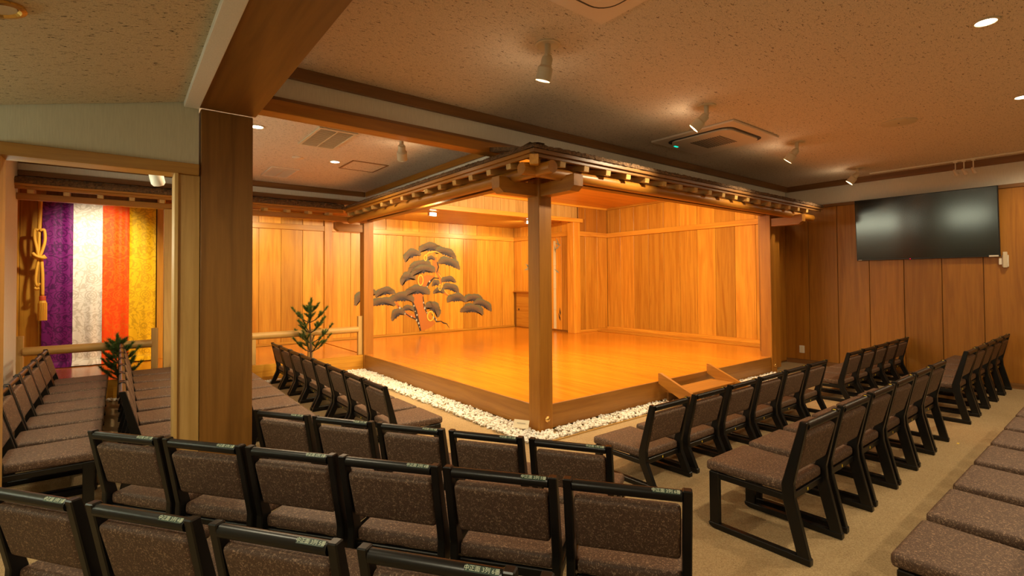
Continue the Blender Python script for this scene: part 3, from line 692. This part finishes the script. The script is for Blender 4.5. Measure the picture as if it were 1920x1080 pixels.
# ------------------------------------------------------------------ chairs
CW = .44
def text_mesh(body, size):
    c = bpy.data.curves.new('lettering', 'FONT'); c.body = body; c.size = size; c.align_x = 'CENTER'; c.align_y = 'CENTER'; c.extrude = .0002
    o = bpy.data.objects.new('lettering', c); COL.objects.link(o)
    bpy.context.view_layer.update()
    me = bpy.data.meshes.new_from_object(o.evaluated_get(bpy.context.evaluated_depsgraph_get()))
    bpy.data.objects.remove(o); me.materials.clear(); me.materials.append(M['letters']); return me
def bent(prof_pts, thick):
    bm = prism(prof_pts, thick, 'X'); bmesh.ops.bevel(bm, geom=[e for e in bm.edges], offset=.004, segments=1, affect='EDGES'); return mesh_of(bm, 'bent')
def chair_parts(low):
    dz = -.13 if low else 0
    zs = .315+dz; Ht = .695+dz
    P = []   # (name, mesh, mat, loc, rot)
    post = [(0, .03), (.058, .03), (.125, zs-.02), (.128, zs+.05), (.036, Ht), (0, Ht), (.07, zs+.06), (.066, zs-.01)]
    pm = bent(post, .032)
    fl = boxmesh(.032, .056, zs-.0-.03, .004, 1, M['frame'])
    rn = bent([(-.004, 0), (.50, 0), (.525, .012), (.528, .032), (-.004, .034)], .038)
    ap = boxmesh(.026, .36, .032, .003, 1, M['frame'])
    for s in (-1, 1):
        x = s*(CW/2-.018)
        P += [('back_post', pm, 'frame', (x, 0, 0), None), ('front_leg', fl, 'frame', (x, .494, (zs+.03)/2), None),
              ('runner', rn, 'frame', (x, 0, 0), None), ('seat_rail', ap, 'frame', (x, .295, zs-.018), None)]
    cb = boxmesh(CW-.07, .022, .034, .003, 1, M['frame'])
    P += [('rear_rail', cb, 'frame', (0, .10, zs-.02), None), ('front_rail', cb, 'frame', (0, .49, zs-.02), None)]
    bm = bmesh.new(); bmesh.ops.create_cube(bm, size=1); bmesh.ops.scale(bm, vec=(CW-.012, .452, .056), verts=bm.verts)
    bmesh.ops.bevel(bm, geom=list(bm.edges), offset=.022, segments=4, profile=.6, affect='EDGES')
    for v in bm.verts:
        if v.co.z > 0: v.co.z += .008*(1-(v.co.x/.215)**2)*(1-(v.co.y/.23)**2)
        if v.co.y < -.12 and abs(v.co.x) > .17: v.co.x *= .88        # notch round the posts
    P.append(('seat_cushion', mesh_of(bm, 'seat', True), 'fabric', (0, .318, zs+.027), None))
    lean = math.atan2(.092, .33)
    bm = bmesh.new(); bmesh.ops.create_cube(bm, size=1); bmesh.ops.scale(bm, vec=(CW-.075, .046, .205), verts=bm.verts)
    bmesh.ops.bevel(bm, geom=list(bm.edges), offset=.02, segments=4, profile=.6, affect='EDGES')
    P.append(('back_cushion', mesh_of(bm, 'back', True), 'fabric', (0, .061, Ht-.163), (lean, 0, 0)))
    bm = tube(bmesh.new(), [(-(CW/2-.035), 0, 0), (CW/2-.035, 0, 0)], .020, 14)
    P.append(('top_rail', smooth_by_angle(mesh_of(bm, 'rail')), 'frame', (0, .02, Ht-.024), None))
    P.append(('yellow_sticker', boxmesh(.007, .002, .014, 0, 1, M['yellow']), 'yellow', (.0, .088, zs-.02), None))
    a = R(38)
    P.append(('number_tag', boxmesh(.088, .017, .0016, 0, 1, M['tagm']), 'tagm', (CW/2-.087, .02-.0197*math.sin(a), Ht-.024+.0197*math.cos(a)), (a, 0, 0)))
    P.append(('rail_sticker', boxmesh(.010, .014, .0016, 0, 1, M['yellow']), 'yellow', (CW/2-.036, .02+.002, Ht-.024+.0203), None))
    return P
KIND = {True: chair_parts(True), False: chair_parts(False)}
def chair(x, y, ang, low, label, group, text=None):
    """(x, y) = middle of the rear foot line, ang = facing direction in degrees"""
    c = tag(empty('hall_chair', (x, y, 0), rz=R(ang-90)), label, 'chair', group)
    for nm, me, mat, loc, rot in KIND[low]:
        if nm == 'number_tag' and not text: continue
        if nm == 'rail_sticker' and text: continue
        o = put(nm, me, M[mat], c, loc, rot, True)
        if nm == 'number_tag':
            t = put('lettering', text_mesh(text, .0145), None, o, (0, 0, .0009), None, True)
    return c
ORD = ['first', 'second', 'third', 'fourth', 'fifth', 'sixth', 'seventh', 'eighth', 'ninth', 'tenth']
def row(p0, p1, n, ang, low, labels, group, texts=None):
    for i in range(n):
        f = (i+.5)/n; chair(p0[0]+(p1[0]-p0[0])*f, p0[1]+(p1[1]-p0[1])*f, ang, low, labels(i), group, texts(i) if texts else None)
# rows before the stage corner; the tag on each top rail tells them apart
for (a, b, n, first, rowno, low, nm) in (((.68, 3.638), (1.945, 1.658), 5, 2, 1, True, 'low front row'), ((-.126, 3.15), (1.503, .938), 6, 1, 2, False, 'middle row'), ((-.680, 2.915), (1.055, .545), 5, 3, 3, False, 'rear row')):
    if rowno == 3:
        d = Vector((.585, -.811)); s = Vector((-.103, 2.138))
        d = d.normalized(); a = s-d*.496*1; b = s+d*.496*4
        a = (a.x-.0, a.y); b = (b.x, b.y)
    ang = math.degrees(math.atan2(b[1]-a[1], b[0]-a[0]))+90
    row(a, b, n, ang, low, lambda i, f=first, r=rowno, nm=nm: 'brown upholstered chair in the %s facing the stage corner, tagged %d-%d' % (nm, r, i+f), 'chairs facing the stage corner', lambda i, f=first, r=rowno: '中正面 %d列 %d番' % (r, i+f))
# rows before the step side of the stage
row((2.735, 2.03), (5.765, 2.06), 6, 90, True, lambda i: '%s low chair from the aisle end, front row by the stage steps' % ORD[i], 'front row before the stage steps')
row((6.40, 2.08), (8.80, 2.12), 5, 90, True, lambda i: '%s low front-row chair counted from the television wall' % ORD[4-i], 'front row by the television wall')
row((2.605, 1.04), (5.615, 1.09), 6, 90, False, lambda i: '%s chair from the aisle end, second row behind the stage-steps row' % ORD[i], 'second row before the stage steps')
row((6.34, 1.08), (8.75, 1.09), 5, 90, False, lambda i: '%s second-row chair counted from the television wall' % ORD[4-i], 'second row by the television wall')
row((2.25, .08), (6.27, .11), 8, 90, False, lambda i: '%s chair of the last row, its seat showing across the carpet aisle' % ORD[i], 'last row before the stage steps')
# rows before the long gravel side
row((1.64, 7.49), (1.64, 3.73), 8, 0, True, lambda i: '%s low chair from the bridge, in the row beside the gravel' % ORD[i], 'front row before the gravel side')
row((.665, 7.275), (.665, 3.95), 7, 0, False, lambda i: '%s chair from the bridge, row between pillar and gravel-side front row' % ORD[i], 'second row before the gravel side')
row((0.0, 7.42), (0.0, 4.09), 7, 0, False, lambda i: '%s chair from the curtain, row whose seats run behind the pale jamb' % ORD[i], 'third row through the opening')
row((-.635, 7.30), (-.635, 3.97), 7, 0, False, lambda i: '%s chair from the curtain, last row along the white bay wall' % ORD[i], 'last row through the opening')

# ------------------------------------------------------------------ television, remote holder, socket
tv = tag(empty('television', (8.80, 1.955, 1.66)), 'large black flat television mounted on the brown plank wall', 'television')
TVT = R(-4)
def tvp(name, y0, y1, z0, z1, x0, x1, mat, bev=0):
    m = M[mat]; o = put(name, boxmesh(x1-x0, y1-y0, z1-z0, bev, 1, m), m, tv, (0, 0, 0), None, True)
    c = Vector(((x0+x1)/2, (y0+y1)/2, (z0+z1)/2)); q = Matrix.Rotation(TVT, 3, 'Y'); o.location = q @ c; o.rotation_euler = (0, TVT, 0); return o
tvp('cabinet', -.785, .785, 0, .905, -.01, .028, 'black', .004)
tvp('screen', -.775, .775, .018, .895, -.0125, -.0095, 'screen')
tvp('logo_plate', .72, .765, .006, .012, -.0115, -.0105, 'plastic'); tvp('sticker', -.77, -.68, .004, .022, -.0140, -.0126, 'plastic')
tvp('power_light', .13, .14, .004, .012, -.0125, -.0105, 'redled')
box('wall_mount', 8.79, XW-.004, 1.7, 2.2, 1.95, 2.3, 'black', tv)
rh = tag(empty('remote_holder', (8.84, 1.13, 1.5)), 'white remote control holder on the wall beside the television', 'holder')
box('holder', 8.815, XW-.004, 1.10, 1.16, 1.53, 1.68, 'plastic', rh, .003); box('remote_control', 8.795, 8.815, 1.108, 1.15, 1.52, 1.72, 'fixt', rh, .004)
box('side_clip', 8.82, XW-.004, 1.16, 1.19, 1.56, 1.64, 'plastic', rh, .002)
so = tag(empty('wall_socket', (XW-.006, 3.56, .24)), 'cream wall socket plate low on the plank wall', 'socket')
box('plate', XW-.012, XW-.004, 3.52, 3.60, .175, .295, 'plastic', so, .003)
for z in (.205, .235, .265): box('outlet', XW-.014, XW-.012, 3.54, 3.58, z-.011, z+.011, 'card', so)
# card at the stage corner
cd = tag(empty('notice_card', (2.91, 3.60, .03)), 'small cream notice card leaning in the gravel beside the near post', 'card')
put('card', boxmesh(.15, .003, .075, 0, 1, M['card']), M['card'], cd, (2.92, 3.60, .075), (R(-25), 0, R(-62)))
put('faded_writing', boxmesh(.085, .0006, .008, 0, 1, M['ink']), M['ink'], cd, (2.9184, 3.5988, .083), (R(-25), 0, R(-62)))
tag(box('floor_tape', 2.42, 2.47, 1.02, 1.036, 0, .001, 'yellow'), 'short piece of yellow tape on the carpet', 'tape')
tag(box('floor_tape', 5.56, 5.59, 1.02, 1.035, 0, .001, 'yellow'), 'tiny yellow tape mark by the second-row chair end', 'tape')

# ------------------------------------------------------------------ ceiling fixtures
def ring_light(x, y, z, label, r=.065, rot=None):
    d = tag(empty('downlight', (x, y, z)), label, 'downlight')
    o = put('trim_ring', lathe_me([(r*.72, -.002), (r*.8, -.008), (r, -.006), (r, -.001)], 28), M['fixt'], d, (0, 0, 0), rot, True)
    put('lamp_disc', lathe_me([(r*.70, -.004), (r*.70, -.0055)], 24), M['glow'], d, (0, 0, 0), rot, True)
ring_light(4.07, .58, 2.93, 'bright round downlight on the main ceiling, farther from the television wall')
ring_light(6.02, .64, 2.93, 'bright round downlight on the main ceiling, closer to the television wall')
ring_light(.96, 4.91, 2.79, 'bright round downlight beside the dark pillar top')
ring_light(1.96, 5.82, 2.79, 'bright round downlight next to the ceiling hatch')
ring_light(2.1, .5, 2.93, 'added unseen round downlight on the main ceiling beside the big beam')  # added fixture for an out-of-view hall light
ring_light(8.0, .6, 2.93, 'added unseen round downlight on the main ceiling beside the lighting track')  # likewise added, out of view
for k, x_ in enumerate((2.1, 4.07, 6.0)): ring_light(x_, -1.3, 2.93, '%s added unseen round downlight from the big beam, above the back of the hall' % ORD[k])  # added fixtures behind the camera that help light the hall
ring_light(1.9, 8.40, 2.69, 'added unseen round downlight under the bridge roof before the golden boards')  # added fixture, hidden by the roof edge
ring_light(-.25, 8.12, 2.69, 'round downlight under the bridge roof before the brocade curtain')
ring_light(-.92, .6, 2.2385, 'added unseen round downlight on the sloped ceiling beside the far wall', rot=(0, R(-13), 0))  # added fixture for the out-of-view slope light
def spot(x, y, zc, aim, label, power, sc=1.0):
    s = tag(empty('ceiling_spotlight', (x, y, zc)), label, 'spotlight', 'adjustable spotlights on the ceiling'); power *= 1.5
    put('ceiling_cup', smooth_by_angle(lathe_me([(.082, 0), (.082, -.006), (.07, -.009), (.06, -.004), (.02, -.002)], 28)), M['fixt'], s, (0, 0, 0), None, True)
    put('stem', smooth_by_angle(lathe_me([(.02, -.002), (.02, -.07), (.014, -.075)], 16)), M['fixt'], s, (0, 0, 0), None, True)
    d = (Vector(aim)-Vector((x, y, zc-.08))).normalized(); q = d.to_track_quat('-Z', 'Y').to_euler()
    pv = Vector((0, 0, -.08))
    put('joint', smooth_by_angle(lathe_me([(.018, -.02), (.022, 0), (.018, .02)], 14)), M['fixt'], s, pv, (0, R(90), q[2]), True)
    h = put('lamp_head', smooth_by_angle(lathe_me([(.030, .0), (.036, -.01), (.036, -.055), (.042, -.062), (.05, -.07), (.05, -.15), (.047, -.152), (.044, -.15), (.043, -.13)], 28)), M['fixt'], s, pv, q, True)
    put('lens', lathe_me([(.043, -.130), (.043, -.131)], 24), M['glowsoft'], s, pv, q, True)
    if power: lamp('SPOT', 'spot_beam', Vector((x, y, zc))+pv+d*.17, power, WARM2, aim, .03, angle=95, blend=1); lamp('POINT', 'spot_spill', Vector((x, y, zc))+pv+d*.19, 1.2, WARM2, None, .03)
spot(2.18, 2.39, 2.93, (2.15, 3.3, .2), 'cream adjustable spotlight hanging alone near the cross beam', 26)
spot(4.08, 2.40, 2.93, (3.2, 4.2, .9), 'cream adjustable spotlight beside the corner of the air conditioner panel', 52)
spot(5.99, 2.43, 2.93, (5.5, 4.4, .3), 'cream adjustable spotlight between air conditioner and round speaker', 26)
spot(8.07, 2.49, 2.93, (7.4, 4.4, .4), 'cream adjustable spotlight next to the track above the television', 22)
spot(2.14, 4.45, 2.79, (3.0, 6.0, .8), 'cream adjustable spotlight half hidden behind the cross beam', 4)
# round speaker and smoke sensor
spk = tag(empty('ceiling_speaker', (6.02, 1.5, 2.93)), 'flat round cream speaker grille on the main ceiling', 'speaker')
put('grille', smooth_by_angle(lathe_me([(.145, 0), (.145, -.006), (.125, -.010), (.01, -.011)], 36)), M['fixt'], spk, (0, 0, 0), None, True)
put('centre_screw', lathe_me([(.008, -.011), (.008, -.013)], 10), M['acdark'], spk, (0, 0, 0), None, True)
sn = tag(empty('smoke_sensor', (1.56, 5.87, 2.79)), 'small round sensor plate on the ceiling between two vents', 'sensor')
put('plate', smooth_by_angle(lathe_me([(.06, 0), (.06, -.006), (.04, -.018), (.01, -.019)], 24)), M['ac'], sn, (0, 0, 0), None, True)
# air conditioner cassettes
def cassette(x0, y0, z, label, led):
    S = .95; a = tag(empty('air_conditioner', (x0+S/2, y0+S/2, z)), label, 'air conditioner')
    cxa, cya = x0+S/2, y0+S/2
    box('panel', x0, x0+S, y0, y0+S, z-.022, z, 'ac', a, .006)
    def rr(s, rad, z0, z1, nm, mat):
        pts = []
        for qx, qy, a0 in ((1, 1, 0), (-1, 1, 90), (-1, -1, 180), (1, -1, 270)):
            for k in range(7):
                t = R(a0+15*k); pts.append((qx*(s-rad)+rad*math.cos(t), qy*(s-rad)+rad*math.sin(t)))
        put(nm, mesh_of(prism(pts, z1-z0, 'Z'), nm), M[mat], a, (cxa, cya, (z0+z1)/2))
    rr(.375, .12, z-.026, z-.0215, 'air_slot', 'acdark'); rr(.345, .11, z-.040, z-.024, 'face_plate', 'ac')
    for k in range(14):
        yy = cya-.165+.0254*k
        box('grille_slat', cxa-.18, cxa+.18, yy, yy+.011, z-.0425, z-.0395, 'acdark', a)
    if led: box('status_light', x0+.33, x0+.39, y0+S-.09, y0+S-.07, z-.027, z-.021, 'led', a)
cassette(4.61, 2.43, 2.93, 'square ceiling air conditioner panel with green status light', True)
cassette(1.29, 1.03, 2.93, 'square ceiling air conditioner panel without a lit lamp, near the big brown beam', False)
# vents and hatch on the bay ceiling
def vent(x0, x1, y0, y1, z, label, mat):
    v = tag(empty('ceiling_vent', ((x0+x1)/2, (y0+y1)/2, z)), label, 'vent')
    t = .028
    for a in ((x0, x1, y0, y0+t), (x0, x1, y1-t, y1)): box('frame_bar', *a, z-.014, z, mat, v, .003)
    for a in ((x0, x0+t, y0+t, y1-t), (x1-t, x1, y0+t, y1-t)): box('frame_bar', *a, z-.014, z, mat, v, .003)
    box('backing', x0+t, x1-t, y0+t, y1-t, z-.003, z, 'acdark', v)
    box('middle_bar', (x0+x1)/2-.006, (x0+x1)/2+.006, y0+t, y1-t, z-.012, z-.003, mat, v)
    n = 16
    for k in range(n):
        yy = y0+t+(y1-y0-2*t)*(k+.5)/n; box('slat', x0+t, x1-t, yy-.006, yy+.006, z-.011, z-.003, mat, v)
vent(1.40, 1.76, 4.57, 5.26, 2.79, 'larger slatted ceiling vent with a raised pale frame', 'fixt')
vent(1.43, 1.75, 6.48, 7.10, 2.79, 'smaller slatted ceiling vent near the bridge roof', 'ac')
ht = tag(empty('ceiling_hatch', (2.32, 5.87, 2.79)), 'square framed inspection hatch in the bay ceiling', 'hatch')
for a in ((2.10, 2.54, 5.63, 5.65), (2.10, 2.54, 6.09, 6.11), (2.10, 2.12, 5.65, 6.09), (2.52, 2.54, 5.65, 6.09)): box('frame_bar', *a, 2.784, 2.79, 'darkX', ht)
box('panel', 2.12, 2.52, 5.65, 6.09, 2.786, 2.79, 'ceil', ht)
# track with three small spotlights
tk = tag(empty('lighting_track', (8.6, 1.3, 2.93)), 'thin white ceiling track above the television', 'track')
box('rail', 8.585, 8.615, .2, 2.5, 2.912, 2.93, 'plastic', tk, .003)
for k, yy in enumerate((1.55, 1.465, 1.375)):
    s = tag(empty('track_spotlight', (8.6, yy, 2.912)), '%s tiny spotlight on the track, counted from the stage' % ORD[k], 'spotlight', 'track spotlights above the television')
    box('adapter', 8.585, 8.615, yy-.02, yy+.02, 2.897, 2.912, 'plastic', s, .002)
    put('stem', mesh_of(tube(bmesh.new(), [(0, 0, 0), (0, 0, -.11)], .006, 8), 'stem'), M['plastic'], s, (8.6, yy, 2.897))
    put('lamp_head', smooth_by_angle(lathe_me([(.012, .04), (.016, .03), (.016, 0), (.024, -.03), (.024, -.045), (.02, -.045)], 16)), M['ac'], s, (8.6, yy, 2.775), (R(-50), 0, R(70)))
    put('lens', lathe_me([(.018, -.0445), (.018, -.0455)], 14), M['plastic'], s, (8.6, yy, 2.775), (R(-50), 0, R(70)))
# lamp on the slope and white sensor cover in the opening
sl = tag(empty('slope_downlight', (-.34, 2.497, 2.377)), 'round gold-rimmed downlight at the edge of the sloped ceiling', 'downlight')
tl = (0, R(-13), 0)
put('trim_ring', lathe_me([(.045, -.004), (.055, -.014), (.07, -.012), (.07, -.002)], 24), M['brass'], sl, (0, 0, 0), tl, True)
put('reflector', lathe_me([(.045, -.005), (.045, -.007)], 20), M['fixt'], sl, (0, 0, 0), tl, True)
cv = tag(empty('bracket_sensor', (.235, 5.0, 2.25)), 'white rounded sensor cover near the top of the opening', 'lamp')
put('cover', smooth_by_angle(lathe_me([(.02, .06), (.045, .05), (.05, .03), (.05, -.04), (.035, -.06), (.01, -.065)], 20)), M['plastic'], cv, (0, 0, 0), (R(12), R(-14), 0), True)
box('arm', .23, .25, 4.99, 5.01, 2.30, 2.79, 'plastic', cv)
